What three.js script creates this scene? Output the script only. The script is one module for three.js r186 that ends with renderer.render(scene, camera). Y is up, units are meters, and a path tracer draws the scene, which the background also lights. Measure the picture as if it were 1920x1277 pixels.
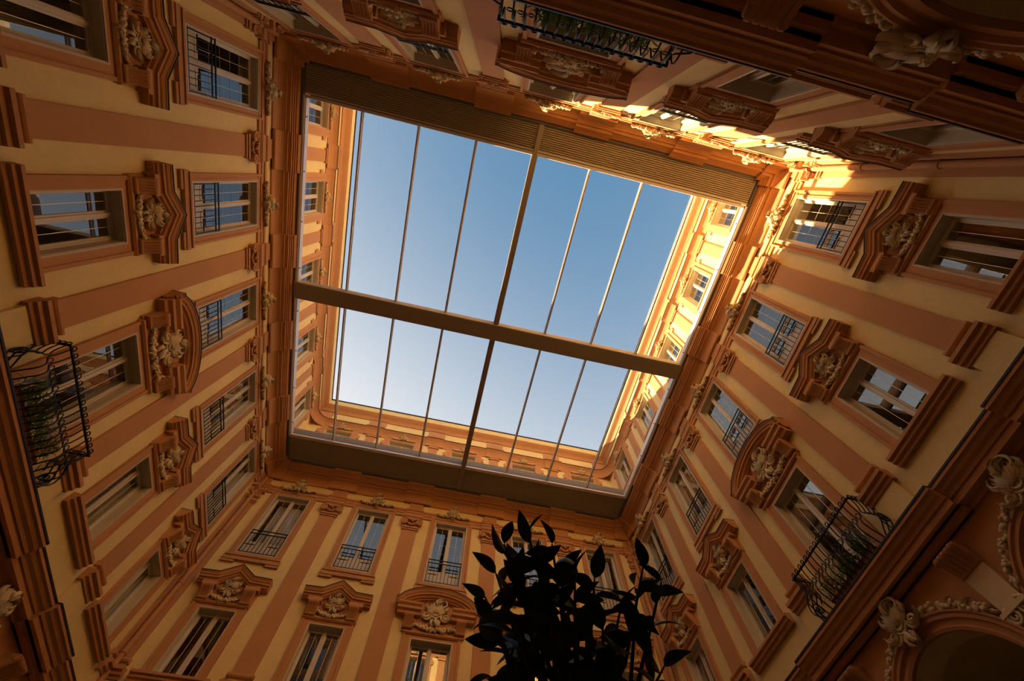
import * as THREE from 'three';
import { mergeGeometries, toCreasedNormals } from 'three/addons/utils/BufferGeometryUtils.js';

// ---------------------------------------------------------------- camera, sky, sun, exposure
const EYE = 1.4;                                   // camera height above the paving; heights below are given from the eye
const H = 7.993;                                   // half the width of the square courtyard
const BAY = 3.2;
const scene = new THREE.Scene();
const camera = new THREE.PerspectiveCamera(78.506, 1920 / 1277, 0.05, 400);
camera.position.set(-0.578, EYE, 5.626);
{
  const m = new THREE.Matrix4().makeBasis(
    new THREE.Vector3(0.974424901, -0.000860493, 0.224711754),
    new THREE.Vector3(-0.209165771, 0.362024254, 0.908398657),
    new THREE.Vector3(-0.0821327759, -0.932168278, 0.352585462));
  camera.quaternion.setFromRotationMatrix(m);
}
scene.add(camera);
const renderer = new THREE.WebGLRenderer({ antialias: true });
renderer.toneMapping = THREE.LinearToneMapping;
renderer.toneMappingExposure = 1.0;
renderer.shadowMap.enabled = true;

const SUN = new THREE.Vector3(-1.16, 1, -1.76).normalize();
{
  // clear late-afternoon sky: deep blue away from the sun, paler towards the sun and towards the horizon
  const w = 1024, h = 512, d = new Float32Array(w * h * 4), v = new THREE.Vector3();
  for (let j = 0; j < h; j++) for (let i = 0; i < w; i++) {
    const up = (j + 0.5) / h * Math.PI - Math.PI / 2, el = up > 0 ? up : Math.PI / 2, az = ((i + 0.5) / w - 0.5) * 2 * Math.PI;
    v.set(Math.cos(el) * Math.cos(az), Math.sin(el), Math.cos(el) * Math.sin(az));
    const gam = Math.acos(Math.min(1, v.dot(SUN))) * 180 / Math.PI, air = Math.min(0.9, 1.3 * (1 / Math.max(0.05, Math.sin(Math.max(el, 0))) - 1));
    const m = 0.84 * Math.exp(-((gam / 47) ** 2)) + air, k = 4 * (j * w + i), mm = Math.min(1, m);
    d[k] = 0.05 * (1 - mm) + 0.95 * m; d[k + 1] = 0.225 * (1 - mm) + 0.96 * m; d[k + 2] = 0.44 * (1 - mm) + 0.97 * m; d[k + 3] = 1;
  }
  const t = new THREE.DataTexture(d, w, h, THREE.RGBAFormat, THREE.FloatType);
  t.mapping = THREE.EquirectangularReflectionMapping; t.colorSpace = THREE.LinearSRGBColorSpace; t.magFilter = t.minFilter = THREE.LinearFilter; t.needsUpdate = true;
  scene.background = t; scene.environment = t;
}
const sun = new THREE.DirectionalLight(0xffdca8, 30);
sun.target.position.set(0, 8, 0);
sun.position.copy(SUN).multiplyScalar(60).add(sun.target.position);
sun.castShadow = true;
Object.assign(sun.shadow.camera, { left: -25, right: 25, top: 25, bottom: -25, near: 1, far: 140 });
sun.shadow.mapSize.set(2048, 2048);
scene.add(sun, sun.target);

// ---------------------------------------------------------------- small tools
let seed = 7;
const rnd = () => { seed = (seed * 1664525 + 1013904223) >>> 0; return seed / 4294967296; };
const rr = (a, b) => a + (b - a) * rnd();
const V2 = (x, y) => new THREE.Vector2(x, y), V3 = (x, y, z) => new THREE.Vector3(x, y, z);

function noiseTexture(n, lo, amp, octs, sd) {
  let s = sd; const r = () => { s = (s * 1664525 + 1013904223) >>> 0; return s / 4294967296; };
  const acc = new Float32Array(n * n); let tot = 0;
  for (const [cells, w] of octs) {
    const g = Float32Array.from({ length: cells * cells }, r); tot += w;
    for (let y = 0; y < n; y++) for (let x = 0; x < n; x++) {
      const fx = x / n * cells, fy = y / n * cells, x0 = fx | 0, y0 = fy | 0, tx = fx - x0, ty = fy - y0;
      const q = (a, b) => g[(b % cells) * cells + (a % cells)], sx = tx * tx * (3 - 2 * tx), sy = ty * ty * (3 - 2 * ty);
      acc[y * n + x] += w * ((q(x0, y0) * (1 - sx) + q(x0 + 1, y0) * sx) * (1 - sy) + (q(x0, y0 + 1) * (1 - sx) + q(x0 + 1, y0 + 1) * sx) * sy);
    }
  }
  const d = new Uint8Array(n * n * 4);
  for (let i = 0; i < n * n; i++) { const v = 255 * (lo + amp * acc[i] / tot); d[4 * i] = d[4 * i + 1] = d[4 * i + 2] = v; d[4 * i + 3] = 255; }
  const t = new THREE.DataTexture(d, n, n); t.wrapS = t.wrapT = THREE.RepeatWrapping; t.magFilter = THREE.LinearFilter; t.minFilter = THREE.LinearMipmapLinearFilter; t.generateMipmaps = true; t.needsUpdate = true;
  return t;
}
const tone = noiseTexture(512, 0.83, 0.17, [[6, 1], [17, 0.8], [60, 0.6], [190, 0.7]], 11); tone.repeat.set(0.3, 0.3);
const grain = noiseTexture(512, 0, 1, [[64, 1], [150, 1], [256, 1]], 23); grain.repeat.set(1.1, 1.1);
const lin = (r, g, b) => new THREE.Color().setRGB(r, g, b);
const plaster = (c, bump = 0.004, rough = 0.92) => new THREE.MeshStandardMaterial({ color: c, roughness: rough, map: tone, bumpMap: grain, bumpScale: bump });
const M = {
  yellow: plaster(lin(0.90, 0.69, 0.30)), trim: plaster(lin(0.60, 0.29, 0.115), 0.003), stucco: plaster(lin(0.82, 0.64, 0.36), 0.002, 0.85),
  capital: plaster(lin(0.64, 0.33, 0.14), 0.002, 0.85),
  cream: new THREE.MeshStandardMaterial({ color: lin(0.66, 0.56, 0.38), roughness: 0.5, map: tone }),
  sash: new THREE.MeshStandardMaterial({ color: lin(0.66, 0.58, 0.44), roughness: 0.4 }),
  brass: new THREE.MeshStandardMaterial({ color: lin(0.75, 0.68, 0.5), roughness: 0.35, metalness: 0.3 }),
  glass: new THREE.MeshPhysicalMaterial({ color: 0xffffff, roughness: 0, metalness: 0, transmission: 1, thickness: 0, ior: 2.1 }),
  roofGlass: new THREE.MeshPhysicalMaterial({ color: 0xffffff, roughness: 0, transmission: 1, thickness: 0, ior: 1.45 }),
  iron: new THREE.MeshStandardMaterial({ color: lin(0.012, 0.011, 0.012), roughness: 0.45, metalness: 0.5 }),
  lead: new THREE.MeshStandardMaterial({ color: lin(0.03, 0.022, 0.02), roughness: 0.6, metalness: 0.3 }),
  alu: new THREE.MeshStandardMaterial({ color: lin(0.70, 0.66, 0.62), roughness: 0.4, metalness: 0.2 }),
  beam: new THREE.MeshStandardMaterial({ color: lin(0.36, 0.31, 0.24), roughness: 0.7 }),
  slat: new THREE.MeshStandardMaterial({ color: lin(0.47, 0.41, 0.31), roughness: 0.6 }),
  grey: new THREE.MeshStandardMaterial({ color: lin(0.16, 0.15, 0.15), roughness: 0.7 }),
  room: new THREE.MeshStandardMaterial({ color: lin(0.16, 0.13, 0.09), roughness: 0.95 }),
  ochre: plaster(lin(0.80, 0.60, 0.22)),
  paving: new THREE.MeshStandardMaterial({ color: lin(0.20, 0.17, 0.14), roughness: 0.8, map: tone, bumpMap: grain, bumpScale: 0.003 }),
  curtain: new THREE.MeshPhysicalMaterial({ color: lin(0.7, 0.68, 0.62), roughness: 1, transmission: 0.4, thickness: 0, side: THREE.DoubleSide }),
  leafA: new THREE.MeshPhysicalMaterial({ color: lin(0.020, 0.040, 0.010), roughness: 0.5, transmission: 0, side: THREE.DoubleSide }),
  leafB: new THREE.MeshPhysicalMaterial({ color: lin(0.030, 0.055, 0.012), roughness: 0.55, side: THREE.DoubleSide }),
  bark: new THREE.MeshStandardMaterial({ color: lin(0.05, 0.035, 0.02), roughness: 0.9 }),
  fruit: new THREE.MeshStandardMaterial({ color: lin(0.06, 0.06, 0.012), roughness: 0.5 }),
  blade: new THREE.MeshPhysicalMaterial({ color: lin(0.14, 0.21, 0.04), roughness: 1, transmission: 0.35, thickness: 0, side: THREE.DoubleSide }),
  terracotta: plaster(lin(0.30, 0.12, 0.06)), soil: new THREE.MeshStandardMaterial({ color: lin(0.03, 0.02, 0.015), roughness: 1 }),
};

const flat = (g) => { const n = g.index ? g.toNonIndexed() : g; return n; };
function metric(g) {                                // uv in metres by the dominant normal axis
  const p = g.attributes.position, n = g.attributes.normal, uv = new Float32Array(p.count * 2);
  for (let i = 0; i < p.count; i++) {
    const a = Math.abs(n.getX(i)), b = Math.abs(n.getY(i)), c = Math.abs(n.getZ(i)), x = p.getX(i), y = p.getY(i), z = p.getZ(i);
    const [u, v] = c >= a && c >= b ? [x, y] : a >= b ? [z, y] : [x, z];
    uv[2 * i] = u; uv[2 * i + 1] = v;
  }
  g.setAttribute('uv', new THREE.BufferAttribute(uv, 2));
  return g;
}
function fuse(list) {
  const l = list.flat(Infinity).map((g) => { const n = flat(g); for (const k of Object.keys(n.attributes)) if (k !== 'position' && k !== 'normal') n.deleteAttribute(k); return n; });
  return metric(l.length > 1 ? mergeGeometries(l) : l[0]);
}
const counts = {};
function numbered(name) { const n = counts[name] = (counts[name] ?? -1) + 1; return n ? name + '_' + String(n).padStart(3, '0') : name; }
function part(name, geos, mat, parent) {
  const m = new THREE.Mesh(Array.isArray(geos) ? fuse(geos) : geos, mat);
  m.name = name; m.castShadow = m.receiveShadow = true; parent.add(m); return m;
}
const shared = (g) => fuse([g]);
function thing(name, label, category, group, kind) {
  const o = new THREE.Group(); o.name = numbered(name); tag(o, label, category, group, kind); scene.add(o); return o;
}
function tag(o, label, category, group, kind) {
  if (label) o.userData.label = label; if (category) o.userData.category = category;
  if (group) o.userData.group = group; if (kind) o.userData.kind = kind; return o;
}
function again(proto, label) {                      // a copy of a thing with copies of its parts
  const c = proto.clone(); c.name = numbered(proto.name.replace(/_\d+$/, '')); c.userData = { ...proto.userData }; if (label) c.userData.label = label; scene.add(c); return c;
}
// geometry
const bx = (x0, x1, y0, y1, z0, z1) => new THREE.BoxGeometry(x1 - x0, y1 - y0, z1 - z0).translate((x0 + x1) / 2, (y0 + y1) / 2, (z0 + z1) / 2);
function extX(prof, x0, x1) {                       // profile of [out, height] run along x
  const s = new THREE.Shape(prof.map(([w, y]) => V2(-w, y)));
  const g = new THREE.ExtrudeGeometry(s, { depth: x1 - x0, bevelEnabled: false });
  return g.rotateY(Math.PI / 2).translate(x0, 0, 0);
}
function plate(pts, z0, z1, holes = []) {           // outline in x, y with thickness in z
  const s = new THREE.Shape(pts.map(([x, y]) => V2(x, y)));
  for (const h of holes) s.holes.push(new THREE.Path(h.map(([x, y]) => V2(x, y))));
  return new THREE.ExtrudeGeometry(s, { depth: z1 - z0, bevelEnabled: false }).translate(0, 0, z0);
}
const rect = (x0, x1, y0, y1) => [[x0, y0], [x1, y0], [x1, y1], [x0, y1]];
const ring = (o, i, z0, z1) => plate(rect(...o), z0, z1, [rect(...i)]);
function sweep(path, prof, closed = false) {        // profile of [out z, offset along the path's left normal] along a path in x, y
  const n = path.length, k = prof.length, pos = [];
  const dir = (a, b) => { const l = Math.hypot(b[0] - a[0], b[1] - a[1]) || 1; return [(b[0] - a[0]) / l, (b[1] - a[1]) / l]; };
  const rows = path.map((p, i) => {
    const a = i || closed ? dir(path[(i - 1 + n) % n], p) : null, b = i < n - 1 || closed ? dir(p, path[(i + 1) % n]) : null;
    const da = a ?? b, db = b ?? a; let nx = -(da[1] + db[1]), ny = da[0] + db[0]; const l = Math.hypot(nx, ny); nx /= l; ny /= l;
    const c = Math.max(0.35, nx * -da[1] + ny * da[0]);
    return prof.map(([w, t]) => [p[0] + nx * t / c, p[1] + ny * t / c, w]);
  });
  const quad = (a, b, c, d) => pos.push(...a, ...b, ...c, ...a, ...c, ...d);
  for (let i = 0; i < (closed ? n : n - 1); i++) for (let j = 0; j < k; j++) { const r = rows[i], q = rows[(i + 1) % n], j2 = (j + 1) % k; quad(r[j], q[j], q[j2], r[j2]); }
  if (!closed) {
    const tri = THREE.ShapeUtils.triangulateShape(prof.map(([w, t]) => V2(w, t)), []);
    for (const [a, b, c] of tri) { pos.push(...rows[0][a], ...rows[0][b], ...rows[0][c], ...rows[n - 1][c], ...rows[n - 1][b], ...rows[n - 1][a]); }
  }
  const g = new THREE.BufferGeometry(); g.setAttribute('position', new THREE.Float32BufferAttribute(pos, 3)); g.computeVertexNormals(); return g;
}
function tube(pts, r, seg = 5, rEnd = r) {          // tapered tube through points
  const P = pts.map((p) => V3(...p)), pos = [], rings = []; let up = V3(0.13, 0.3, 0.94).normalize();
  P.forEach((p, i) => {
    const t = P[Math.min(i + 1, P.length - 1)].clone().sub(P[Math.max(i - 1, 0)]).normalize();
    if (Math.abs(t.dot(up)) > 0.98) up = Math.abs(t.x) < 0.8 ? V3(1, 0, 0) : V3(0, 1, 0);
    const s = t.clone().cross(up).normalize(), q = s.clone().cross(t).normalize(); up = q.clone(); const rad = r + (rEnd - r) * i / (P.length - 1 || 1);
    rings.push(Array.from({ length: seg }, (_, j) => { const a = j / seg * 2 * Math.PI; return p.clone().addScaledVector(s, Math.cos(a) * rad).addScaledVector(q, Math.sin(a) * rad); }));
  });
  const idx = []; rings.flat().forEach((v) => pos.push(v.x, v.y, v.z));
  for (let i = 0; i < rings.length - 1; i++) for (let j = 0; j < seg; j++) { const a = i * seg + j, b = i * seg + (j + 1) % seg, c = a + seg, d = b + seg; idx.push(a, b, c, b, d, c); }
  for (let j = 1; j < seg - 1; j++) { idx.push(0, j + 1, j); const e = (rings.length - 1) * seg; idx.push(e, e + j, e + j + 1); }
  const g = new THREE.BufferGeometry(); g.setAttribute('position', new THREE.Float32BufferAttribute(pos, 3)); g.setIndex(idx); g.computeVertexNormals(); return g;
}
function spiral(cx, cy, z, r0, r1, a0, turns, n = 22) {   // flat spiral of points
  return Array.from({ length: n }, (_, i) => { const t = i / (n - 1), a = a0 + turns * 2 * Math.PI * t, r = r0 + (r1 - r0) * t; return [cx + Math.cos(a) * r, cy + Math.sin(a) * r, z]; });
}
const blob = (x, y, z, sx, sy, sz, rot = 0, d = 1) => new THREE.IcosahedronGeometry(1, d).scale(sx, sy, sz).rotateZ(rot).translate(x, y, z);
function lobe(x, y, z, len, wid, ang, lift = 0.06, curl = 0.5) {   // a carved acanthus leaf lying on the wall
  const pos = [], idx = [], N = 6;
  for (let i = 0; i <= N; i++) {
    const t = i / N, w = wid * Math.sin(Math.PI * (0.12 + 0.86 * t)) * (1 + 0.25 * Math.cos(t * 20)), a = ang + curl * t * t;
    const px = x + Math.cos(a) * len * t, py = y + Math.sin(a) * len * t, nx = -Math.sin(a), ny = Math.cos(a), zz = z + lift * Math.sin(Math.PI * (0.25 + 0.6 * t));
    pos.push(px + nx * w, py + ny * w, zz - 0.3 * lift, px + nx * w * 0.4, py + ny * w * 0.4, zz + 0.25 * lift, px, py, zz - 0.1 * lift, px - nx * w * 0.4, py - ny * w * 0.4, zz + 0.25 * lift, px - nx * w, py - ny * w, zz - 0.3 * lift, px, py, z - 0.03);
  }
  for (let i = 0; i < N; i++) for (let j = 0; j < 6; j++) { const a = i * 6 + j, b = i * 6 + (j + 1) % 6; idx.push(a, a + 6, b, b, a + 6, b + 6); }
  const g = new THREE.BufferGeometry(); g.setAttribute('position', new THREE.Float32BufferAttribute(pos, 3)); g.setIndex(idx); g.computeVertexNormals(); return g;
}

// ---------------------------------------------------------------- wall frames
const WALLS = {
  left: { key: 'L', says: 'left wall', s: 1, from: 'top', rot: Math.PI / 2, at: (u, w) => [-H + w, -u] },
  right: { key: 'R', says: 'right wall', s: -1, from: 'top', rot: -Math.PI / 2, at: (u, w) => [H - w, -u] },
  front: { key: 'B', says: 'bottom wall', s: 1, from: 'left', rot: 0, at: (u, w) => [u, -H + w] },
  back: { key: 'T', says: 'top wall', s: -1, from: 'left', rot: Math.PI, at: (u, w) => [u, H - w] },
};
const ORD = ['first', 'second', 'third', 'fourth', 'fifth', 'sixth'];
function put(o, wall, u, y, w = 0) { const f = WALLS[wall], [x, z] = f.at(u, w); o.position.set(x, y + EYE, z); o.rotation.set(0, f.rot, 0); return o; }
const NAMES = Object.keys(WALLS);
const bayU = (b) => (b - 2) * BAY;
const PIL = [-1.5 * BAY, -0.5 * BAY, 0.5 * BAY, 1.5 * BAY];
const which = (wall, b) => `${ORD[b]} from ${WALLS[wall].from} on the ${WALLS[wall].says}`;

// ---------------------------------------------------------------- the shell
const TOP = 20.0, GROUND = -EYE;
const W2 = { hw: 0.65, y0: 10.6, y1: 13.31 }, W3 = { hw: 0.64, y0: 16.39, y1: 17.99 };
const W1 = (b) => (b === 2 ? { hw: 0.65, y0: 5.84, y1: 8.66 } : { hw: 0.53, y0: 6.88, y1: 8.66 });
const ARCH_Y = 3.4, ARCH_R = 1.32;
function archPts(cx, r, y0, n = 24) {
  const p = [[cx - r, y0], [cx + r, y0]];
  for (let i = 0; i <= n; i++) { const a = Math.PI * i / n; p.push([cx + r * Math.cos(a), ARCH_Y + r * Math.sin(a)]); }
  return p;
}
for (const wall of NAMES) {
  const long = wall === 'front' || wall === 'back', e = long ? H + 0.5 : H, holes = [];
  for (let b = 0; b < 5; b++) {
    const u = bayU(b);
    for (const w of [W1(b), W2, W3]) holes.push(rect(u - w.hw, u + w.hw, w.y0, w.y1));
    holes.push(archPts(u, ARCH_R, GROUND + 0.02));
  }
  const o = thing('wall_' + wall, `yellow stuccoed courtyard wall, the ${WALLS[wall].says}`, 'wall', null, 'structure');
  part('stucco_face', [plate(rect(-e, e, GROUND, TOP), -0.5, 0, holes)], M.yellow, o);
  part('arcade_face', [plate(rect(-H, H, GROUND, 5.4), -0.01, 0.025, [0, 1, 2, 3, 4].map((b) => archPts(bayU(b), ARCH_R + 0.03, GROUND + 0.02)))], M.trim, o);
  put(o, wall, 0, 0);
  // the rooms behind: back wall and floor slabs, so that light comes in through the windows only
  const r = thing('wall_' + wall + '_rooms', `dim rooms behind the windows of the ${WALLS[wall].says}`, 'rooms', null, 'structure');
  const L = H + 4.4;
  part('room_wall', [bx(-L, L, 5.5, 19.2, -4.4, -4.2)], M.room, r);
  part('arcade_wall', [bx(-L, L, GROUND, 5.5, -3.4, -3.2)], M.ochre, r);
  part('arcade_ceiling', [bx(-L, L, 5.2, 5.34, -3.3, -0.5)], M.ochre, r);
  part('room_floor', [5.35, 9.9, 15.2].map((y) => bx(-L, L, y, y + 0.2, -4.2, -0.5)), M.room, r);
  part('flat_roof', [bx(-L, L, 19.2, 19.4, -4.4, -0.5)], M.lead, r);
  put(r, wall, 0, 0);
}
{
  const o = thing('floor', 'dark stone paving of the courtyard', 'floor', null, 'structure');
  part('paving', [bx(-H - 4, H + 4, -0.2, 0, -H - 4, H + 4)], M.paving, o);
}

// ---------------------------------------------------------------- string courses and cornices (trim_<n>)
let trimN = 0;
function trim(wall, label, mat, geos, extra) {
  const o = new THREE.Group(); o.name = 'trim_' + (++trimN); tag(o, `${label} along the ${WALLS[wall].says}`, 'moulding', null, 'structure'); scene.add(o);
  part('moulding', geos, mat, o); if (extra) extra(o); put(o, wall, 0, 0); return o;
}
const CORN = [[0, 14.1], [0.04, 14.1], [0.06, 14.15], [0.06, 14.2], [0.075, 14.27], [0.105, 14.34], [0.15, 14.395], [0.21, 14.43], [0.25, 14.44], [0.25, 14.49], [0.35, 14.51], [0.35, 14.56], [0.39, 14.57], [0.39, 14.61], [0.43, 14.62], [0.43, 14.66], [0.47, 14.67], [0.5, 14.73], [0.5, 14.79], [0, 14.79]];
const grow = (p, d) => p.map(([w, y]) => [w > 0 ? w + d : w, y]);
const ARCHI = [[0, 13.36], [0.05, 13.36], [0.05, 13.5], [0.07, 13.5], [0.07, 13.6], [0.1, 13.62], [0.1, 13.7], [0, 13.7]];
const BELT = [[0, 5.36], [0.08, 5.36], [0.1, 5.44], [0.25, 5.44], [0.25, 5.55], [0.28, 5.55], [0.3, 5.6], [0.35, 5.64], [0.38, 5.7], [0.42, 5.72], [0.42, 5.78], [0, 5.82]];
const FASCIA_TOP = [[0, 5.78], [0.4, 5.78], [0.4, 5.815], [0, 5.835]];
const COVE = [[0, 18.2], [0.03, 18.2], [0.05, 18.3], [0.08, 18.38], [0.13, 18.48], [0.21, 18.57], [0.25, 18.6], [0, 18.6]];
const ATTIC = [[0, 19.52], [0.03, 19.52], [0.05, 19.6], [0.1, 19.7], [0.18, 19.78], [0.26, 19.86], [0.26, 19.92], [-0.5, 19.92], [-0.5, 19.8]];
const PILALL = [-7.85, ...PIL, 7.85];
const clampU = (c, h) => [Math.max(-H, c - h), Math.min(H, c + h)];
for (const wall of NAMES) {
  trim(wall, 'stepped terracotta architrave band above the upper windows', M.trim, [extX(ARCHI, -H, H), PILALL.map((c) => extX(grow(ARCHI, 0.06), ...clampU(c, 0.36)))]);
  trim(wall, 'projecting terracotta main cornice under the glass roof', M.trim, [extX(CORN, -H, H), PILALL.map((c) => extX(grow(CORN, 0.08), ...clampU(c, 0.58)))]);
  const fwd = [[-5.6, -4.0], [-2.4, 2.4], [4.0, 5.6], [-H, -7.3], [7.3, H]];
  trim(wall, 'dark projecting belt cornice between arcade and first floor', M.trim, [extX(BELT, -H, H), fwd.map(([a, b]) => extX(grow(BELT, 0.09), a, b))], (o) =>
    part('lead_flashing', [extX(FASCIA_TOP.map(([w, y]) => [w ? w + 0.035 : 0, y]), -H, H), fwd.map(([a, b]) => extX(FASCIA_TOP.map(([w, y]) => [w ? w + 0.125 : 0, y]), a, b))], M.lead, o));
  trim(wall, 'coved terracotta upper cornice above the top windows', M.trim, [extX(COVE, -H, H), PIL.map((c) => extX(grow(COVE, 0.05), c - 0.45, c + 0.45))], (o) =>
    part('lead_flashing', [bx(-H, H, 18.6, 18.64, 0, 0.265), PIL.map((c) => bx(c - 0.46, c + 0.46, 18.6, 18.64, 0, 0.315))], M.lead, o));
  trim(wall, 'terracotta and cream parapet with its coping', M.trim, [extX(ATTIC, -H - 0.4, H + 0.4), PIL.map((c) => bx(c - 0.45, c + 0.45, 18.62, 19.55, 0, 0.05)), bx(-H, -7.2, 18.62, 19.55, 0, 0.05), bx(7.2, H, 18.62, 19.55, 0, 0.05), bx(-H, H, 19.48, 19.53, 0, 0.05)], (o) => {
    part('cream_fascia', [bx(-H, H, 19.92, 20.27, -0.5, 0.285)], M.yellow, o);
    part('coping', [bx(-H, H, 20.27, 20.34, -0.5, 0.32)], M.lead, o);
  });
}
{
  // concave quarter rounds that turn the upper cornice through the four corners
  const R = 0.8, lathe = (prof, y0 = 0) => fuse([new THREE.LatheGeometry(prof.map(([w, y]) => V2(R - w, y + y0)), 14, 0, Math.PI / 2)]);
  const g = lathe(COVE.slice(0, 7)), lip = lathe([[0.25, 18.6], [0.265, 18.6], [0.265, 18.64], [0, 18.64]]);
  [[1, 1], [1, -1], [-1, -1], [-1, 1]].forEach(([x, z], i) => {
    const o = new THREE.Group(); o.name = 'trim_' + (++trimN); tag(o, `rounded corner of the upper cornice, ${['top right', 'bottom right', 'bottom left', 'top left'][i]} of the court`, 'moulding', null, 'structure'); scene.add(o);
    part('cove', g, M.trim, o); part('lead_flashing', lip, M.lead, o);
    o.position.set(x * (H - R), EYE, z * (H - R)); o.rotation.y = i * Math.PI / 2;
  });
}

// ---------------------------------------------------------------- ornaments
function cartoucheGeo(w, h) {
  const g = [blob(-0.02 * w, -0.02 * h, 0.02, 0.17 * w, 0.2 * h, 0.05, 0.3, 2)];
  for (let i = 0; i < 11; i++) {                    // fluted shell, leaning to one side
    const a = 0.15 + i * 0.29, l = (0.3 + 0.16 * Math.sin(a * 0.9 + 0.3)) * h;
    g.push(lobe(-0.04 * w + 0.05 * w * Math.cos(a), -0.08 * h + 0.05 * h * Math.sin(a), 0.03, l, 0.055 * w, a, 0.07, 0.35 * Math.cos(a)));
  }
  for (const q of [1, 0.62]) g.push(tube(spiral(-0.02 * w, -0.02 * h, 0.07 + 0.03 * (1 - q), 0.2 * w * q, 0.16 * w * q, 3.4, 0.85, 18), 0.03 * w, 5, 0.016 * w));
  g.push(tube(spiral(0.2 * w, 0.3 * h, 0.07, 0.19 * w, 0.025 * w, 3.3, -1.35, 26), 0.045 * w, 6, 0.02 * w), lobe(-0.02 * w, 0.2 * h, 0.05, 0.36 * h, 0.075 * w, 1.9, 0.1, -1.3), lobe(0.02 * w, 0.24 * h, 0.05, 0.3 * h, 0.06 * w, 1.2, 0.1, -0.9));
  for (const s of [-1, 1]) {
    g.push(tube(spiral(s * 0.33 * w, -0.14 * h, 0.05, 0.17 * w, 0.025 * w, s > 0 ? 2.7 : 0.45, s * 1.45, 26), 0.042 * w, 6, 0.018 * w));
    g.push(lobe(s * 0.22 * w, -0.12 * h, 0.02, 0.4 * w, 0.075 * w, s > 0 ? -0.75 : Math.PI + 0.75, 0.08, s * 1.1));
    g.push(lobe(s * 0.24 * w, 0.08 * h, 0.02, 0.3 * w, 0.065 * w, s > 0 ? 0.15 : Math.PI - 0.15, 0.08, s * 1.2));
    g.push(lobe(s * 0.08 * w, -0.24 * h, 0.02, 0.3 * h, 0.065 * w, -Math.PI / 2 + s * 0.6, 0.07, -s * 0.9));
  }
  g.push(lobe(0, -0.2 * h, 0.04, 0.34 * h, 0.075 * w, -Math.PI / 2, 0.08, 0.5));
  return fuse(g);
}
function garlandGeo(hw, sag, thick, n = 20) {
  const g = [];
  for (let i = 0; i <= n; i++) {
    const t = i / n * 2 - 1, x = hw * t, y = -sag * (1 - t * t), r = thick * (0.55 + 0.45 * (1 - t * t));
    for (let k = 0; k < 3; k++) g.push(blob(x + rr(-1, 1) * r * 0.5, y + rr(-1, 1) * r * 0.6, rr(0.2, 0.9) * r, r * rr(0.45, 0.7), r * rr(0.35, 0.55), r * 0.5, rr(0, 3), 1));
    if (i % 2) g.push(lobe(x, y, 0.01, r * 1.7, r * 0.35, rr(-2.6, -0.5), r * 0.8, rr(-0.8, 0.8)));
  }
  for (const s of [-1, 1]) g.push(lobe(s * hw, 0, 0.01, thick * 2.2, thick * 0.5, Math.PI / 2 - s * 0.4, thick, -s), lobe(s * hw, 0, 0.01, thick * 2.4, thick * 0.5, -Math.PI / 2 + s * 0.2, thick, s * 0.6));
  return fuse(g);
}
const cartSmall = cartoucheGeo(0.6, 0.66), cartBig = cartoucheGeo(0.92, 0.95), garland1 = garlandGeo(0.45, 0.13, 0.08), garland2 = garlandGeo(0.64, 0.13, 0.09, 24);
const crest = cartoucheGeo(0.46, 0.54), swag = (() => { const g = []; for (const s of [-1, 1]) for (let i = 0; i < 11; i++) { const t = i / 10, x = s * (0.12 + 0.5 * t), r = 0.075 * (1 - 0.25 * t); for (let k = 0; k < 3; k++) g.push(blob(x + rr(-0.02, 0.02), 0.02 - 0.05 * Math.sin(t * 3.1) + rr(-0.03, 0.03), rr(0.02, 0.07), r * rr(0.5, 0.75), r * rr(0.4, 0.6), r * 0.6, rr(0, 3), 1)); if (i % 2) g.push(lobe(x, 0, 0.02, 0.12, 0.03, rr(-2, 2), 0.05, rr(-1, 1))); } return fuse(g); })();

// scrolled bracket: an S profile with reeds on its face
function corbelGeo(w, h, d) {
  const prof = (o) => { const p = [[0, 0]]; for (let i = 0; i <= 14; i++) { const t = i / 14; p.push([o + d * (0.32 + 0.68 * (0.5 - 0.5 * Math.cos(Math.PI * Math.min(1, t * 1.25)))) * (t > 0.9 ? 1 - (t - 0.9) * 1.5 : 1) + 0.05 * d * Math.sin(t * 9), h * t]); } p.push([0, h]); return p; };
  const g = [extX(prof(0), -w / 2, w / 2)]; const n = 5;
  for (let i = 0; i < n; i++) { const x = -w / 2 + (i + 0.15) * w / n; g.push(extX(prof(0.022), x, x + 0.7 * w / n)); }
  g.push(new THREE.CylinderGeometry(0.17 * h, 0.17 * h, w * 1.06, 14).rotateZ(Math.PI / 2).translate(0, 0.83 * h, d * 0.86));
  g.push(new THREE.CylinderGeometry(0.12 * h, 0.12 * h, w * 1.04, 12).rotateZ(Math.PI / 2).translate(0, 0.1 * h, d * 0.3));
  return fuse(g);
}
const corbelSmall = corbelGeo(0.3, 0.4, 0.26);

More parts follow.
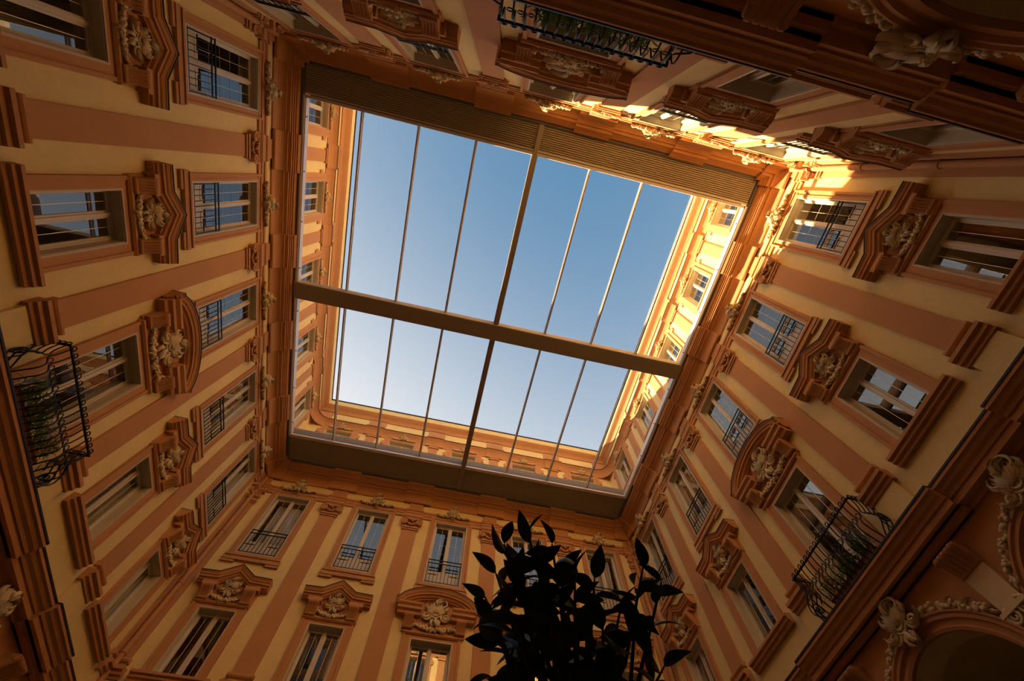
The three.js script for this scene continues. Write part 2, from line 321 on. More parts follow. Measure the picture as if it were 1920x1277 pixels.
// ---------------------------------------------------------------- pediments over the first-floor windows
const PPROF = [[0, 0], [0.33, 0], [0.33, -0.035], [0.315, -0.04], [0.29, -0.1], [0.265, -0.12], [0.265, -0.165], [0.22, -0.17], [0.2, -0.225], [0.15, -0.25], [0.15, -0.27], [0, -0.27]];
function pedimentParts(o, curved) {
  if (!curved) {
    const path = [[-1.08, 9.6], [-0.52, 9.62], [0, 9.95], [0.52, 9.62], [1.08, 9.6]];
    part('cornice', [sweep(path, PPROF)], M.trim, o);
    part('lead_flashing', [sweep(path, [[0, 0], [0, 0.025], [0.345, 0.012], [0.345, -0.01]])], M.lead, o);
    part('tympanum', [plate([[-0.82, 8.84], [0.82, 8.84], [0.82, 9.34], [0.5, 9.36], [0, 9.7], [-0.5, 9.36], [-0.82, 9.34]], 0, 0.06), bx(-0.86, -0.42, 9.24, 9.36, 0, 0.24), bx(0.42, 0.86, 9.24, 9.36, 0, 0.24)], M.trim, o);
    for (const s of [-1, 1]) { const c = part('corbel', corbelSmall, M.trim, o); c.position.set(s * 0.62, 8.84, 0.05); }
    const c = part('cartouche', cartSmall, M.stucco, o); c.position.set(0, 9.3, 0.08);
    const g = part('garland', garland1, M.stucco, o); g.position.set(0, 9.03, 0.08);
  } else {
    const path = []; for (let i = 0; i <= 20; i++) { const a = -1 + i / 10; path.push([1.3 * a, 9.74 + 0.68 * Math.sqrt(Math.max(0, 1 - (a * 0.93) ** 2)) * 1.06 - 0.26]); }
    path[0][1] = path[20][1] = 9.74; path.unshift([-1.38, 9.72]); path.push([1.38, 9.72]);
    part('cornice', [sweep(path, PPROF.map(([w, t]) => [w * 1.12, t * 1.1]))], M.trim, o);
    part('lead_flashing', [sweep(path, [[0, 0], [0, 0.025], [0.385, 0.012], [0.385, -0.01]])], M.lead, o);
    for (const s of [-1, 1]) {
      const stub = [[0, 9.3], [0.2, 9.3], [0.22, 9.38], [0.3, 9.42], [0.3, 9.5], [0.36, 9.56], [0.36, 9.62], [0, 9.62]];
      part('entablature_block', [extX(stub, Math.min(s * 0.5, s * 1.27), Math.max(s * 0.5, s * 1.27))], M.trim, o);
      const c = part('corbel', corbelSmall, M.trim, o); c.position.set(s * 0.84, 8.9, 0.05);
    }
    part('tympanum', [plate([[-1.0, 8.84], [1.0, 8.84], [1.0, 9.32], [1.2, 9.36], [1.2, 9.66], [0.75, 10.05], [0, 10.22], [-0.75, 10.05], [-1.2, 9.66], [-1.2, 9.36], [-1.0, 9.32]], 0, 0.06)], M.trim, o);
    const c = part('cartouche', cartBig, M.stucco, o); c.position.set(0, 9.5, 0.09);
    const g = part('garland', garland2, M.stucco, o); g.position.set(0, 9.08, 0.08);
  }
}
{
  const proto = [null, null];
  for (const wall of NAMES) for (let b = 0; b < 5; b++) {
    const k = b === 2 ? 1 : 0, label = k ? `arched window pediment with shell cartouche above balcony window of the ${WALLS[wall].says}` : `angular stucco window pediment with scroll cartouche, ${which(wall, b)}`;
    let o = proto[k];
    if (!o) { o = proto[k] = thing('window_pediment', label, 'pediment', 'pediments over the first-floor windows'); pedimentParts(o, k); } else o = again(o, label);
    put(o, wall, bayU(b), 0);
  }
}

// ---------------------------------------------------------------- windows
let winN = 0;
function glazing(o, hw, y0, y1, low, opts = {}) {
  const zf = opts.deep ?? -0.17, e = 0.03, k = 0.065;
  part('frame', [ring([-hw, hw, y0, y1], [-hw + e, hw - e, y0 + e, y1 - e], -0.36, 0.025), ring([-hw - 0.02, hw + 0.02, y0 - 0.02, y1 + 0.02], [-hw + 0.015, hw - 0.015, y0 + 0.015, y1 - 0.015], 0.0, 0.05)], M.cream, o);
  part('casing', [ring([-hw + e, hw - e, y0 + e, y1 - e], [-hw + k, hw - k, y0 + k, y1 - k], zf - 0.05, zf + 0.04)], M.sash, o);
  part('mullion', [bx(-0.035, 0.035, y0 + k, y1 - k, zf - 0.04, zf + 0.055)], M.sash, o);
  for (const s of [-1, 1]) {
    const a = s > 0 ? 0.035 : -hw + k, c = s > 0 ? hw - k : -0.035, g = y0 + k + 0.04 + low, t = y1 - k - 0.045, q = 0.04;
    const sash = part('sash', [ring([a, c, y0 + k, y1 - k], [a + q, c - q, g, t], zf - 0.025, zf + 0.02), ...(low > 0.2 ? [ring([a + q, c - q, y0 + 0.1, g - 0.05], [a + q + 0.05, c - q - 0.05, y0 + 0.16, g - 0.11], zf, zf + 0.03)] : [])], M.sash, o);
    part('pane', [new THREE.PlaneGeometry(c - a - 2 * q, t - g).translate((a + c) / 2, (g + t) / 2, zf)], M.glass, sash);
    const rows = opts.rows ?? 5, bars = [bx((a + c) / 2 - 0.005, (a + c) / 2 + 0.005, g, t, zf + 0.001, zf + 0.006)];
    for (let i = 1; i < rows; i++) { const y = g + (t - g) * i / rows; bars.push(bx(a + q, c - q, y - 0.003, y + 0.003, zf + 0.001, zf + 0.005)); }
    part('glazing_bars', bars, M.brass, sash);
  }
}
const moulded = (hw, y0, y1, t, b) => [ring([-hw - t, hw + t, y0 - b, y1 + t], [-hw, hw, y0, y1], 0, 0.035), ring([-hw - t, hw + t, y0 - b, y1 + t], [-hw - t + 0.06, hw + t - 0.06, y0 - b + 0.06, y1 + t - 0.06], 0.03, 0.075), ring([-hw - 0.08, hw + 0.08, y0 - 0.08, y1 + 0.08], [-hw - 0.03, hw + 0.03, y0 - 0.03, y1 + 0.03], 0.03, 0.055)];
function curtainGeo(x0, x1, y0, y1, z) {
  const g = new THREE.PlaneGeometry(x1 - x0, y1 - y0, 40, 6), p = g.attributes.position;
  for (let i = 0; i < p.count; i++) { const x = p.getX(i), y = p.getY(i); p.setZ(i, 0.03 * Math.sin(x * 62) + 0.015 * Math.sin(x * 23 + y * 2)); p.setX(i, x * (1 - 0.06 * Math.sin((y / (y1 - y0) + 0.5) * 3))); }
  g.computeVertexNormals(); return g.translate((x0 + x1) / 2, (y0 + y1) / 2, z);
}
const winProto = {};
function windowAt(kind, wall, b, label, build) {
  let o = winProto[kind];
  if (!o) { o = winProto[kind] = new THREE.Group(); build(o); } else { o = o.clone(); }
  o.name = 'window_' + (++winN); o.userData = {}; tag(o, label, 'window', null, 'structure'); scene.add(o); put(o, wall, bayU(b), 0); return o;
}
for (const wall of NAMES) for (let b = 0; b < 5; b++) {
  const w1 = W1(b), mid = b === 2;
  windowAt(mid ? 'f1m' : 'f1', wall, b, mid ? `tall cream balcony window under the arched pediment of the ${WALLS[wall].says}` : `cream framed first-floor window under pediment, ${which(wall, b)}`, (o) => {
    part('surround', [ring([-w1.hw - 0.26, w1.hw + 0.26, w1.y0 - 0.02, w1.y1 + 0.2], [-w1.hw, w1.hw, w1.y0, w1.y1], 0, 0.05), ring([-w1.hw - 0.26, w1.hw + 0.26, w1.y0 - 0.02, w1.y1 + 0.2], [-w1.hw - 0.18, w1.hw + 0.18, w1.y0, w1.y1 + 0.12], 0.04, 0.08), extX([[0, w1.y1 + 0.1], [0.08, w1.y1 + 0.1], [0.12, w1.y1 + 0.14], [0.12, w1.y1 + 0.18], [0, w1.y1 + 0.2]], -w1.hw - 0.28, w1.hw + 0.28)], M.trim, o);
    glazing(o, w1.hw, w1.y0, w1.y1, mid ? 0.45 : 0.06, { rows: 1, deep: -0.22 });
    if (!mid) part('sill', [extX([[0, 6.62], [0.09, 6.62], [0.1, 6.68], [0.15, 6.7], [0.15, 6.76], [0.2, 6.78], [0.2, 6.84], [0, 6.87]], -0.96, 0.96)], M.trim, o);
  });
  const veil = wall === 'front' && (b === 0 || b === 4);
  windowAt(veil ? 'f2v' : 'f2', wall, b, `tall upper window with iron guard and garland, ${which(wall, b)}`, (o) => {
    const { hw, y0, y1 } = W2;
    part('surround', [moulded(hw, y0, y1, 0.21, 0.2), bx(-0.93, 0.93, 10.28, 10.42, 0, 0.09), bx(-0.93, -0.5, 10.2, 10.29, 0, 0.07), bx(0.5, 0.93, 10.2, 10.29, 0, 0.07), bx(-0.9, 0.9, 10.42, 10.47, 0, 0.12)], M.trim, o);
    glazing(o, hw, y0, y1, 0.52);
    if (veil) part('curtain', [curtainGeo(-0.5, 0.5, 10.7, 13.2, -0.42)], M.curtain, o);
  });
  windowAt('f3', wall, b, `small top-storey window seen through the glass roof, ${which(wall, b)}`, (o) => {
    const { hw, y0, y1 } = W3;
    part('surround', [ring([-hw - 0.3, hw + 0.3, y0 - 0.25, y1 + 0.22], [-hw, hw, y0, y1], 0, 0.04), ring([-hw - 0.12, hw + 0.12, y0 - 0.1, y1 + 0.1], [-hw, hw, y0, y1], 0.03, 0.07), bx(-1.06, -0.9, 17.7, 17.95, 0, 0.05), bx(0.9, 1.06, 17.7, 17.95, 0, 0.05)], M.trim, o);
    glazing(o, hw, y0, y1, 0.05, { rows: 3 });
  });
}
{
  let p2 = null, p3 = null;
  for (const wall of NAMES) for (let b = 0; b < 5; b++) {
    const l2 = `cream shell and leaf festoon above tall upper window, ${which(wall, b)}`, l3 = `small cream festoon above top-storey window, ${which(wall, b)}`;
    if (!p2) {
      p2 = thing('festoon', l2, 'ornament', 'festoons above the tall upper windows');
      part('cartouche', crest, M.stucco, p2).position.set(0, 0.12, 0.04); part('garland', swag, M.stucco, p2);
      p2.scale.set(1.05, 1.12, 1.1); put(p2, wall, bayU(b), 13.66, 0.1);
    } else put(again(p2, l2), wall, bayU(b), 13.66, 0.1);
    const o = again(p2, l3); o.userData.group = 'festoons above the top-storey windows'; put(o, wall, bayU(b), 18.22, 0.06); o.scale.set(0.95, 0.75, 0.9);
  }
}

// ---------------------------------------------------------------- iron guards of the upper windows
{
  let p = null;
  for (const wall of NAMES) for (let b = 0; b < 5; b++) {
    const label = `black iron window guard across upper window, ${which(wall, b)}`;
    if (p) { put(again(p, label), wall, bayU(b), 10.62, 0.03); continue; }
    p = thing('window_guard', label, 'railing', 'iron guards of the upper windows');
    const railG = shared(bx(-0.63, 0.63, -0.016, 0.016, -0.012, 0.012)), barG = shared(bx(-0.009, 0.009, 0, 0.8, -0.009, 0.009)), longG = shared(bx(-0.012, 0.012, 0, 0.94, -0.012, 0.012)), shortG = shared(bx(-0.16, 0.16, -0.01, 0.01, -0.01, 0.01));
    for (const y of [0.02, 0.8, 0.93]) part('rail', railG, M.iron, p).position.y = y;
    for (let i = 0; i < 10; i++) { const end = i === 0 || i === 9; part('bar', end ? longG : barG, M.iron, p).position.x = -0.6 + i * 1.2 / 9; }
    for (const x of [-0.4, 0.4]) part('cross_bar', shortG, M.iron, p).position.set(x, 0.33, 0);
    put(p, wall, bayU(b), 10.62, 0.03);
  }
}

// ---------------------------------------------------------------- pilasters
function voluteGeo(s) {
  return fuse([tube(spiral(s * 0.29, 0.34, 0.17, 0.145, 0.012, Math.PI / 2, -s * 2.1, 34), 0.03, 6, 0.015), new THREE.CylinderGeometry(0.125, 0.125, 0.17, 18).rotateX(Math.PI / 2).translate(s * 0.29, 0.34, 0.085), blob(s * 0.29, 0.34, 0.18, 0.035, 0.035, 0.03), tube([[0, 0.49, 0.15], [s * 0.15, 0.46, 0.16], [s * 0.29, 0.485, 0.17]], 0.026, 5)]);
}
const voluteL = voluteGeo(-1), voluteR = voluteGeo(1);
function pilaster(o, hw, full, dirs) {
  part('shaft', [bx(-hw, hw, 7.08, 12.7, 0, 0.06)], M.trim, o);
  part('base', [extX([[0, 6.99], [0.13, 6.99], [0.15, 7.02], [0.15, 7.06], [0.11, 7.1], [0, 7.11]], -hw - 0.06, hw + 0.06)], M.trim, o);
  part('pedestal', [extX([[0, 6.6], [0.12, 6.6], [0.13, 6.66], [0.18, 6.68], [0.18, 6.75], [0.24, 6.78], [0.24, 6.85], [0, 6.88]], -hw - 0.12, hw + 0.12)], M.trim, o);
  part('pedestal_block', [bx(-hw - 0.06, hw + 0.06, 5.8, 6.62, 0, 0.09), bx(-hw - 0.02, hw + 0.02, 6.87, 7.0, 0, 0.08)], M.yellow, o);
  const c = part('capital', [bx(-hw - 0.03, hw + 0.03, 0, 0.05, 0, 0.1), bx(-hw - 0.05, hw + 0.05, 0.07, 0.13, 0, 0.13), bx(-hw, hw, 0.05, 0.5, 0, 0.08),
    extX([[0, 0.44], [0.1, 0.44], [0.16, 0.5], [0.16, 0.54], [0, 0.54]], -hw - 0.02, hw + 0.02), extX([[0, 0.54], [0.17, 0.54], [0.22, 0.59], [0.22, 0.66], [0, 0.66]], -hw - 0.11, hw + 0.11)], M.capital, o);
  c.position.y = 12.68;
  if (full) {
    part('volute', voluteL, M.capital, c); part('volute', voluteR, M.capital, c);
    const g = []; for (let i = 0; i < 9; i++) { const t = i / 8 * 2 - 1; g.push(blob(t * 0.2, 0.2 + 0.13 * t * t, 0.13, 0.045, 0.035, 0.045, 0, 1)); if (i % 2) g.push(blob(t * 0.14, 0.43, 0.16, 0.03, 0.04, 0.035)); }
    g.push(lobe(0, 0.5, 0.1, 0.2, 0.05, -Math.PI / 2, 0.08, 0.3)); part('festoon', g, M.capital, c);
  } else {
    const s = dirs; part('volute', fuse([tube(spiral(s * 0.12, 0.36, 0.12, 0.11, 0.012, Math.PI / 2, -s * 2.1, 30), 0.024, 6, 0.014), new THREE.CylinderGeometry(0.095, 0.095, 0.12, 16).rotateX(Math.PI / 2).translate(s * 0.12, 0.36, 0.06)]), M.capital, c);
  }
  part('frieze_block', [bx(-hw, hw, 13.7, 14.15, 0, 0.05)], M.trim, o);
}
{
  let p = null; const corner = {}; let q = null;
  for (const wall of NAMES) {
    const f = WALLS[wall];
    PIL.forEach((u, i) => {
      const label = `terracotta pilaster with scrolled capital, ${ORD[i]} of four from ${f.from} on the ${f.says}`;
      if (!p) { p = thing('pilaster', label, 'pilaster', 'giant pilasters between the windows'); pilaster(p, 0.28, true); put(p, wall, u, 0); } else put(again(p, label), wall, u, 0);
      const l3 = `top-storey terracotta pilaster strip, ${ORD[i]} of four from ${f.from} on the ${f.says}`;
      if (!q) {
        q = thing('pilaster_strip', l3, 'pilaster', 'pilaster strips of the top storey');
        part('shaft', [bx(-0.22, 0.22, 14.8, 18.05, 0, 0.05)], M.trim, q); part('cap', [bx(-0.28, 0.28, 18.03, 18.1, 0, 0.1), bx(-0.24, 0.24, 18.1, 18.3, 0, 0.06)], M.trim, q);
        put(q, wall, u, 0);
      } else put(again(q, l3), wall, u, 0);
    });
    for (const e of [-1, 1]) {
      const s = e * f.s, label = `narrow corner pilaster at the ${f.from === 'top' ? (e < 0 ? 'upper' : 'lower') : (e < 0 ? 'left' : 'right')} end of the ${f.says}`;
      if (!corner[s]) { corner[s] = thing('corner_pilaster', label, 'pilaster', 'corner pilasters'); pilaster(corner[s], 0.16, false, -s); put(corner[s], wall, e * (H - 0.2), 0); } else put(again(corner[s], label), wall, e * (H - 0.2), 0);
    }
  }
}
// drainpipes in the four corners
{
  let p = null;
  for (const [x, z, where] of [[1, 1, 'upper right'], [-1, 1, 'upper left'], [-1, -1, 'lower left'], [1, -1, 'lower right']]) {
    const label = `terracotta painted drainpipe in the ${where} corner of the courtyard`;
    if (!p) {
      p = thing('drainpipe', label, 'pipe', 'corner drainpipes');
      part('pipe', [new THREE.CylinderGeometry(0.075, 0.075, 8.3, 16).translate(0, 9.85, 0)], M.trim, p);
      const col = shared(new THREE.CylinderGeometry(0.092, 0.092, 0.09, 16)); for (const y of [7.2, 9.2, 11.2, 13.1]) part('collar', col, M.trim, p).position.y = y;
    } else p = again(p, label);
    p.position.set(x * (H - 0.15), EYE, z * (H - 0.15));
  }
}

// ---------------------------------------------------------------- balconies: railing, planter
{
  let p = null;
  const bow = (w, y, t) => w;
  const prof = [[0.40, 0.0], [0.41, 0.08], [0.47, 0.17], [0.55, 0.27], [0.58, 0.36], [0.56, 0.46], [0.49, 0.55], [0.42, 0.62], [0.40, 0.68], [0.43, 0.76], [0.44, 0.86], [0.44, 1.0]];
  const front = fuse([tube(prof.map(([w, y]) => [0, y, w]), 0.0135, 5)]);
  const side = (s, k) => fuse([tube(prof.map(([w, y]) => [s * (1.2 + (w - 0.44) * 1.0), y, 0.44 * k]), 0.0135, 5)]);
  const curl = fuse([tube(spiral(0, 0.045, 0, 0.052, 0.03, -1.5, 1.2, 14), 0.011, 5)]);
  const scroll = fuse([tube(spiral(0, 0, 0, 0.13, 0.02, 0, 1.6, 26), 0.012, 5), tube([[0.13, 0, 0], [0.16, -0.12, 0], [0.1, -0.25, 0.0], [-0.05, -0.32, 0]], 0.012, 5)]);
  for (const wall of NAMES) {
    const label = `bulging black wrought-iron balcony railing with curls on the ${WALLS[wall].says}`;
    if (p) { put(again(p, label), wall, 0, 5.83); continue; }
    p = thing('balcony_railing', label, 'railing', 'wrought-iron balcony railings');
    for (let i = 0; i < 17; i++) { const x = -1.12 + i * 2.24 / 16; part('bar', front, M.iron, p).position.x = x; part('curl', curl, M.iron, p).position.set(x, 1.0, 0.46); }
    for (const s of [-1, 1]) {
      for (const k of [0.15, 0.4, 0.65, 0.9]) part('bar', side(s, k), M.iron, p);
      for (let k = 0; k < 4; k++) { const c = part('curl', curl, M.iron, p); c.position.set(s * 1.21, 1.0, 0.08 + 0.1 * k); c.rotation.y = Math.PI / 2; }
      const a = part('scroll', scroll, M.iron, p); a.position.set(s * 1.3, 0.42, 0.22); a.rotation.y = Math.PI / 2;
      const c = part('scroll', scroll, M.iron, p); c.position.set(s * 1.3, 0.42, 0.2); c.rotation.y = -Math.PI / 2;
      part('rail', [bx(s * 1.2 - 0.018, s * 1.2 + 0.018, 0.985, 1.015, 0, 0.46)], M.iron, p);
      part('rail', [bx(s * 1.16 - 0.012, s * 1.16 + 0.012, 0.01, 0.03, 0, 0.41)], M.iron, p);
    }
    part('rail', [bx(-1.22, 1.22, 0.99, 1.012, 0.43, 0.465)], M.iron, p);
    part('rail', [bx(-1.16, 1.16, 0.01, 0.03, 0.39, 0.42)], M.iron, p);
    const link = fuse([tube(spiral(0, 0, 0, 0.04, 0.04, 0, 1, 12), 0.009, 4).scale(1, 1.4, 1)]);
    for (let i = 0; i < 16; i++) part('link', link, M.iron, p).position.set(-1.05 + i * 2.24 / 16, 0.66, 0.41);
    put(p, wall, 0, 5.83);
  }
  let q = null;
  for (const wall of ['left', 'right', 'back']) {
    const label = `long planter with spiky green plants on the balcony of the ${WALLS[wall].says}`;
    if (q) { put(again(q, label), wall, 0, 5.83, 0.25); continue; }
    q = thing('planter', label, 'planter', 'balcony planters');
    part('box', [plate([[-0.72, 0], [0.72, 0], [0.75, 0.2], [-0.75, 0.2]], -0.1, 0.1), ring([-0.77, 0.77, 0.17, 0.21], [-0.76, 0.76, 0.18, 0.2], -0.11, 0.11)], M.terracotta, q);
    const g = [];
    for (let i = 0; i < 560; i++) {
      const x = rr(-0.75, 0.75), z = rr(-0.08, 0.1), a = rr(0, 6.283), l = rr(0.12, 0.3), o = V3(x + rr(-0.06, 0.06), 0.18 + rr(0, 0.32), z + rr(-0.04, 0.14)), d = V3(Math.cos(a) * 0.8, rr(-0.6, 0.9), Math.sin(a) * 0.7 + 0.3).normalize(), s = d.clone().cross(V3(0, 1, 0.2)).normalize().multiplyScalar(0.011), m = o.clone().addScaledVector(d, l * 0.5).add(V3(0, 0.02, 0)), e = o.clone().addScaledVector(d, l).add(V3(0, -0.04, 0));
      const b = new THREE.BufferGeometry(); b.setAttribute('position', new THREE.Float32BufferAttribute([...o.toArray(), ...m.clone().add(s).toArray(), ...m.clone().sub(s).toArray(), ...m.clone().add(s).toArray(), ...e.toArray(), ...m.clone().sub(s).toArray()], 3)); b.computeVertexNormals(); g.push(b);
    }
    part('foliage', g, M.blade, q).userData.kind = 'stuff';
    put(q, wall, 0, 5.83, 0.25);
  }
}

// ---------------------------------------------------------------- ground-floor arcade trims: archivolts, consoles, shell keystones
{
  const arc = (r) => Array.from({ length: 29 }, (_, i) => { const a = Math.PI * i / 28; return [r * Math.cos(a), ARCH_Y + r * Math.sin(a)]; });
  const archG = fuse([sweep(arc(1.32), [[0, 0], [0.08, 0], [0.1, -0.05], [0.07, -0.07], [0.07, -0.15], [0.12, -0.17], [0.12, -0.22], [0.15, -0.25], [0.15, -0.28], [0, -0.28]])]);
  const jamb = fuse([-1, 1].map((s) => bx(Math.min(s * 1.32, s * 1.59), Math.max(s * 1.32, s * 1.59), GROUND, ARCH_Y, 0, 0.1)));
  const console_ = corbelGeo(0.46, 0.32, 0.34), tail = fuse([plate([[-0.2, -0.62], [0.2, -0.62], [0.22, 0.02], [-0.22, 0.02]], 0, 0.1), tube(spiral(-0.1, -0.68, 0.12, 0.12, 0.02, 1.5, 1.8), 0.035, 6, 0.02), tube(spiral(0.12, -0.66, 0.12, 0.12, 0.02, 1.6, -1.8), 0.035, 6, 0.02), bx(-0.25, 0.25, -0.64, -0.58, 0, 0.16)]);
  const shell = cartoucheGeo(0.75, 0.75), drop = (s) => { const g = []; for (let i = 0; i < 16; i++) { const a = Math.PI / 2 - s * (0.22 + i * 0.045), r = 1.66; for (let k = 0; k < 3; k++) g.push(blob(Math.cos(a) * r + rr(-0.04, 0.04), ARCH_Y + Math.sin(a) * r + rr(-0.05, 0.05), rr(0.06, 0.16), rr(0.03, 0.055), rr(0.03, 0.05), 0.04, rr(0, 3))); if (i % 2) g.push(lobe(Math.cos(a) * r, ARCH_Y + Math.sin(a) * r, 0.08, 0.14, 0.035, rr(-3, 3), 0.05, rr(-1, 1))); } return fuse(g); };
  const dropL = drop(-1), dropR = drop(1);
  let a = null, c = null, s = null;
  for (const wall of NAMES) {
    const f = WALLS[wall];
    for (let b = 0; b < 5; b++) {
      const la = `moulded terracotta arch surround of the arcade, ${which(wall, b)}`, ls = `cream shell keystone with leaf drops over arcade arch, ${which(wall, b)}`;
      if (!a) { a = thing('arch_surround', la, 'arch', 'arcade arch surrounds'); part('archivolt', archG, M.trim, a); part('jamb', jamb, M.trim, a); } else a = again(a, la);
      put(a, wall, bayU(b), 0);
      if (!s) { s = thing('shell_keystone', ls, 'ornament', 'shell keystones of the arcade'); const k = part('shell', shell, M.stucco, s); k.position.set(0, 5.08, 0.17); part('leaf_drop', dropL, M.stucco, s); part('leaf_drop', dropR, M.stucco, s); } else s = again(s, ls);
      put(s, wall, bayU(b), 0);
    }
    PIL.forEach((u, i) => {
      const l = `scrolled stucco console between arcade arches, ${ORD[i]} of four from ${f.from} on the ${f.says}`;
      if (!c) { c = thing('scroll_console', l, 'bracket', 'scrolled consoles between the arches'); part('bracket', console_, M.trim, c).position.y = 4.86; part('scroll_tail', tail, M.stucco, c).position.y = 4.86; } else c = again(c, l);
      put(c, wall, u, 0);
    });
  }
}

// ---------------------------------------------------------------- glass roof
const RY = 14.9 + EYE;
{
  const o = thing('ceiling', 'flat glazed courtyard roof with cross beams, glazing bars and rails', 'roof', null, 'structure');
  part('roof_edge', [ring([-H, H, -H, H], [-7.42, 7.42, -7.42, 7.42], 0, 0.16).rotateX(Math.PI / 2)], M.grey, o).position.y = RY + 0.06;
  part('cross_beam', [bx(-7.45, 7.45, RY - 0.12, RY + 0.22, -0.12, 0.5), bx(-7.45, 7.45, RY - 0.14, RY - 0.11, -0.1, 0.48)], M.beam, o);
  part('ridge_beam', [bx(-0.1, 0.1, RY - 0.02, RY + 0.3, -7.44, 7.44), bx(-0.065, 0.065, RY - 0.07, RY, -7.44, 7.44)], M.beam, o);
  const barG = shared(fuse([bx(-0.028, 0.028, 0.02, 0.14, -6.18, 6.52), bx(-0.045, 0.045, 0.1, 0.14, -6.18, 6.52)]));
  const XB = [-5.64, -3.83, -1.95, 1.9, 3.74, 5.56];
  for (const x of XB) part('glazing_bar', barG, M.alu, o).position.set(x, RY, 0);
  for (const x of [-7.39, 7.39]) part('side_rail', [bx(x - 0.06, x + 0.06, RY - 0.06, RY + 0.16, -6.2, 6.55), bx(x - 0.03, x + 0.03, RY - 0.1, RY - 0.05, -6.2, 6.55)], M.alu, o);
  const bolt = shared(new THREE.CylinderGeometry(0.025, 0.025, 0.03, 8).rotateZ(Math.PI / 2));
  for (const x of [-7.32, 7.32]) for (let i = 0; i < 8; i++) part('bolt', bolt, M.grey, o).position.set(x, RY, -5.6 + i * 1.65);
  for (const [z, s] of [[-6.2, -1], [6.53, 1]]) {
    part('end_rail', [bx(-7.42, 7.42, RY - 0.06, RY + 0.02, z - 0.045, z + 0.045)], M.alu, o);
    part('end_rail', [bx(-7.42, 7.42, RY - 0.03, RY + 0.05, z + s * 0.1 - 0.03, z + s * 0.1 + 0.03)], M.alu, o);
    part('gutter', [bx(-7.42, 7.42, RY + 0.02, RY + 0.42, z - 0.02, z + 0.02), bx(-7.42, 7.42, RY + 0.38, RY + 0.42, Math.min(z, z + s * 0.25), Math.max(z, z + s * 0.25))], M.grey, o);
  }
  const X = [-7.36, ...XB.slice(0, 3), 0, ...XB.slice(3), 7.36];
  for (let i = 0; i < 8; i++) for (const [z0, z1] of [[-6.17, 0.15], [0.25, 6.5]])
    part('pane', [new THREE.PlaneGeometry(X[i + 1] - X[i] - 0.02, z1 - z0).rotateX(-Math.PI / 2).translate((X[i] + X[i + 1]) / 2, 0, (z0 + z1) / 2)], M.roofGlass, o).position.y = RY + 0.16;
  // slatted panels at both ends
  for (const [z0, z1, n, where] of [[6.62, 7.44, 13, 'upper'], [-7.44, -6.3, 20, 'lower']]) for (const s of [-1, 1]) {
    const q = thing('slatted_panel', `closed slatted shade panel, ${where} end of the glass roof, ${s < 0 ? 'left' : 'right'} of the ridge`, 'shade', 'slatted shade panels');
    const a = s < 0 ? -7.4 : 0.11, b = s < 0 ? -0.11 : 7.4, d = (z1 - z0) / n;
    const g = shared(new THREE.ExtrudeGeometry(new THREE.Shape([V2(-d * 0.44, 0.035), V2(-d * 0.4, -0.005), V2(-d * 0.15, -0.03), V2(d * 0.12, -0.034), V2(d * 0.3, -0.024), V2(d * 0.36, 0.0), V2(d * 0.36, 0.035)]), { depth: b - a, bevelEnabled: false }).rotateY(-Math.PI / 2).translate(b, 0, 0));
    for (let i = 0; i < n; i++) part('slat', g, M.slat, q).position.set(0, 0, z0 + (i + 0.5) * d);
    part('housing', [bx(a, b, 0.03, 0.06, z0, z1), bx(a, b, 0.03, 0.36, z1 > 0 ? z1 - 0.03 : z0, z1 > 0 ? z1 : z0 + 0.03), bx(a, b, 0.34, 0.38, z0, z1)], M.grey, q);
    q.position.y = RY;
  }
}

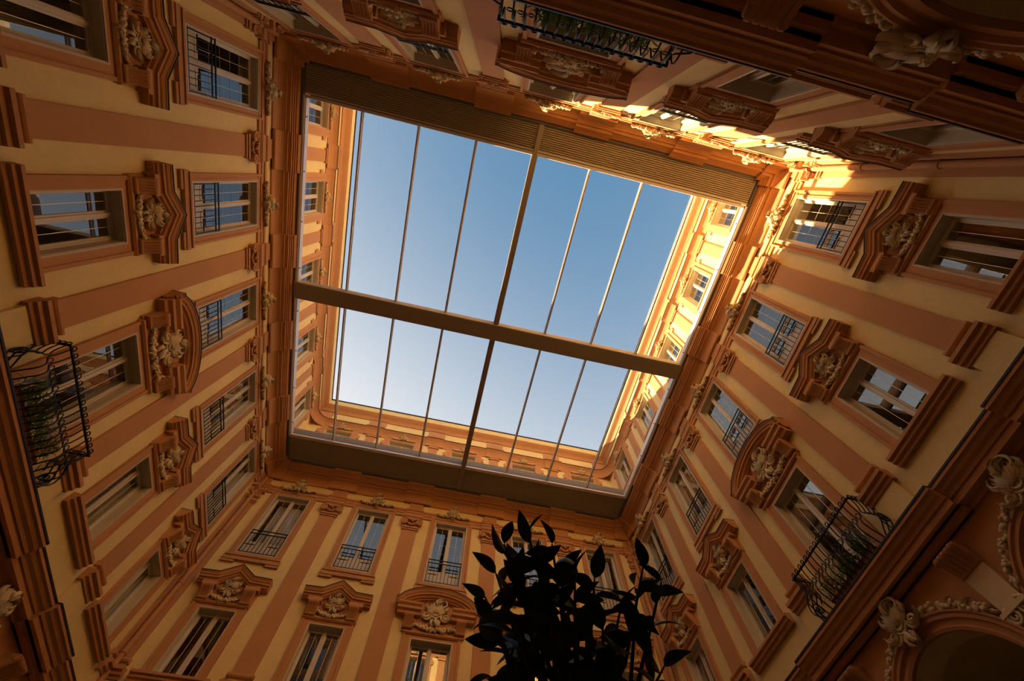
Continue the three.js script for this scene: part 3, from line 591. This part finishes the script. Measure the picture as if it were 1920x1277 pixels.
// ---------------------------------------------------------------- citrus tree in the foreground
{
  const B = [0.50, -1.40], cam = camera.position;
  const t = thing('citrus_tree', 'dark leafy citrus tree in a pot, close by, before the lower wall', 'tree');
  t.position.set(cam.x + B[0], 0, cam.z + B[1]);
  const tips = [[0.307, 1.086, -1.085], [0.232, 1.058, -1.121], [0.403, 1.095, -1.123], [0.218, 0.985, -1.173], [0.202, 0.964, -1.26], [0.3, 1.109, -1.253], [0.356, 1.038, -1.143], [0.472, 1.102, -1.232], [0.481, 1.001, -1.156], [0.314, 0.945, -1.172], [0.445, 1.067, -1.33], [0.249, 0.967, -1.356], [0.344, 1.032, -1.445], [0.507, 1.0, -1.265], [0.592, 1.088, -1.241], [0.703, 1.028, -1.089], [0.801, 1.048, -1.156], [0.69, 0.988, -1.142], [0.681, 1.021, -1.254], [0.607, 0.967, -1.274], [0.603, 1.022, -1.413], [0.391, 0.92, -1.306], [0.318, 0.944, -1.456], [0.51, 0.987, -1.526], [0.382, 0.895, -1.458], [0.581, 0.944, -1.481], [0.842, 0.908, -1.374], [0.457, 0.924, -1.563], [0.592, 0.891, -1.334], [0.291, 0.895, -1.536], [0.292, 1.021, -1.344], [0.399, 1.05, -1.386], [0.471, 0.96, -1.322], [0.536, 1.008, -1.465], [0.409, 1.001, -1.513], [0.694, 0.951, -1.438]]
    .map(([x, y, z]) => V3(x - B[0], y + EYE, z - B[1]));
  part('pot', [new THREE.LatheGeometry([V2(0.01, 0.001), V2(0.2, 0.001), V2(0.26, 0.42), V2(0.29, 0.43), V2(0.29, 0.5), V2(0.25, 0.5), V2(0.24, 0.46), V2(0.01, 0.46)], 28)], M.terracotta, t);
  part('soil', [new THREE.CylinderGeometry(0.238, 0.238, 0.02, 24).translate(0, 0.462, 0)], M.soil, t);
  part('trunk', [tube([[0, 0.45, 0], [0.01, 0.9, 0.01], [-0.01, 1.4, -0.01], [0, 1.9, 0.02], [-0.04, 2.15, 0.05]], 0.028, 8, 0.014)], M.bark, t);
  const leafGeo = (wid, bend) => {
    const pos = [], idx = [], N = 7;
    for (let i = 0; i <= N; i++) { const s = i / N, w = wid * Math.pow(Math.sin(Math.PI * Math.pow(s, 0.82)), 0.9) * (1 - 0.12 * s) + 0.002, y = -bend * s * s; pos.push(-w, y + w * 0.35, s, 0, y, s, w, y + w * 0.35, s); }
    for (let i = 0; i < N; i++) for (let j = 0; j < 2; j++) { const a = i * 3 + j; idx.push(a, a + 3, a + 1, a + 1, a + 3, a + 4); }
    const g = new THREE.BufferGeometry(); g.setAttribute('position', new THREE.Float32BufferAttribute(pos, 3)); g.setIndex(idx); g.computeVertexNormals(); return shared(g);
  };
  const leaves = [leafGeo(0.23, 0.15), leafGeo(0.2, 0.32), leafGeo(0.25, 0.45)];
  let n = 0;
  tips.forEach((p, i) => {
    const root = V3(rr(-0.03, 0.0), Math.min(p.y - 0.12, rr(1.75, 2.12)), rr(0, 0.05)), mid = root.clone().lerp(p, 0.55).add(V3(rr(-0.03, 0.03), -0.04, rr(-0.03, 0.03)));
    part('branch', [tube([root.toArray(), mid.toArray(), p.clone().lerp(mid, 0.25).toArray(), p.toArray()], 0.008, 5, 0.003)], M.bark, t);
    const m = 7; const dir = p.clone().sub(mid).normalize();
    for (let k = 0; k < m && n < 295; k++, n++) {
      const at = p.clone().lerp(mid, k / m * 0.9), a = k * 2.4 + i, side = V3(Math.cos(a), rr(-0.7, 0.35), Math.sin(a)), d = side.add(dir.clone().multiplyScalar(k < 2 ? 1.1 : 0.35)).normalize();
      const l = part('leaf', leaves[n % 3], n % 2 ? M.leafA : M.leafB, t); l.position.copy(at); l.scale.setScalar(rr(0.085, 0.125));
      l.quaternion.setFromUnitVectors(V3(0, 0, 1), d); l.rotateZ(rr(-1.2, 1.2));
    }
  });
  for (const [x, y, z] of [[0.238, 0.925, -1.325], [0.47, 1.06, -1.2]]) part('fruit', [new THREE.SphereGeometry(0.042, 18, 14).scale(1, 1.08, 1)], M.fruit, t).position.set(x - B[0], y + EYE, z - B[1]);
}

renderer.render(scene, camera);
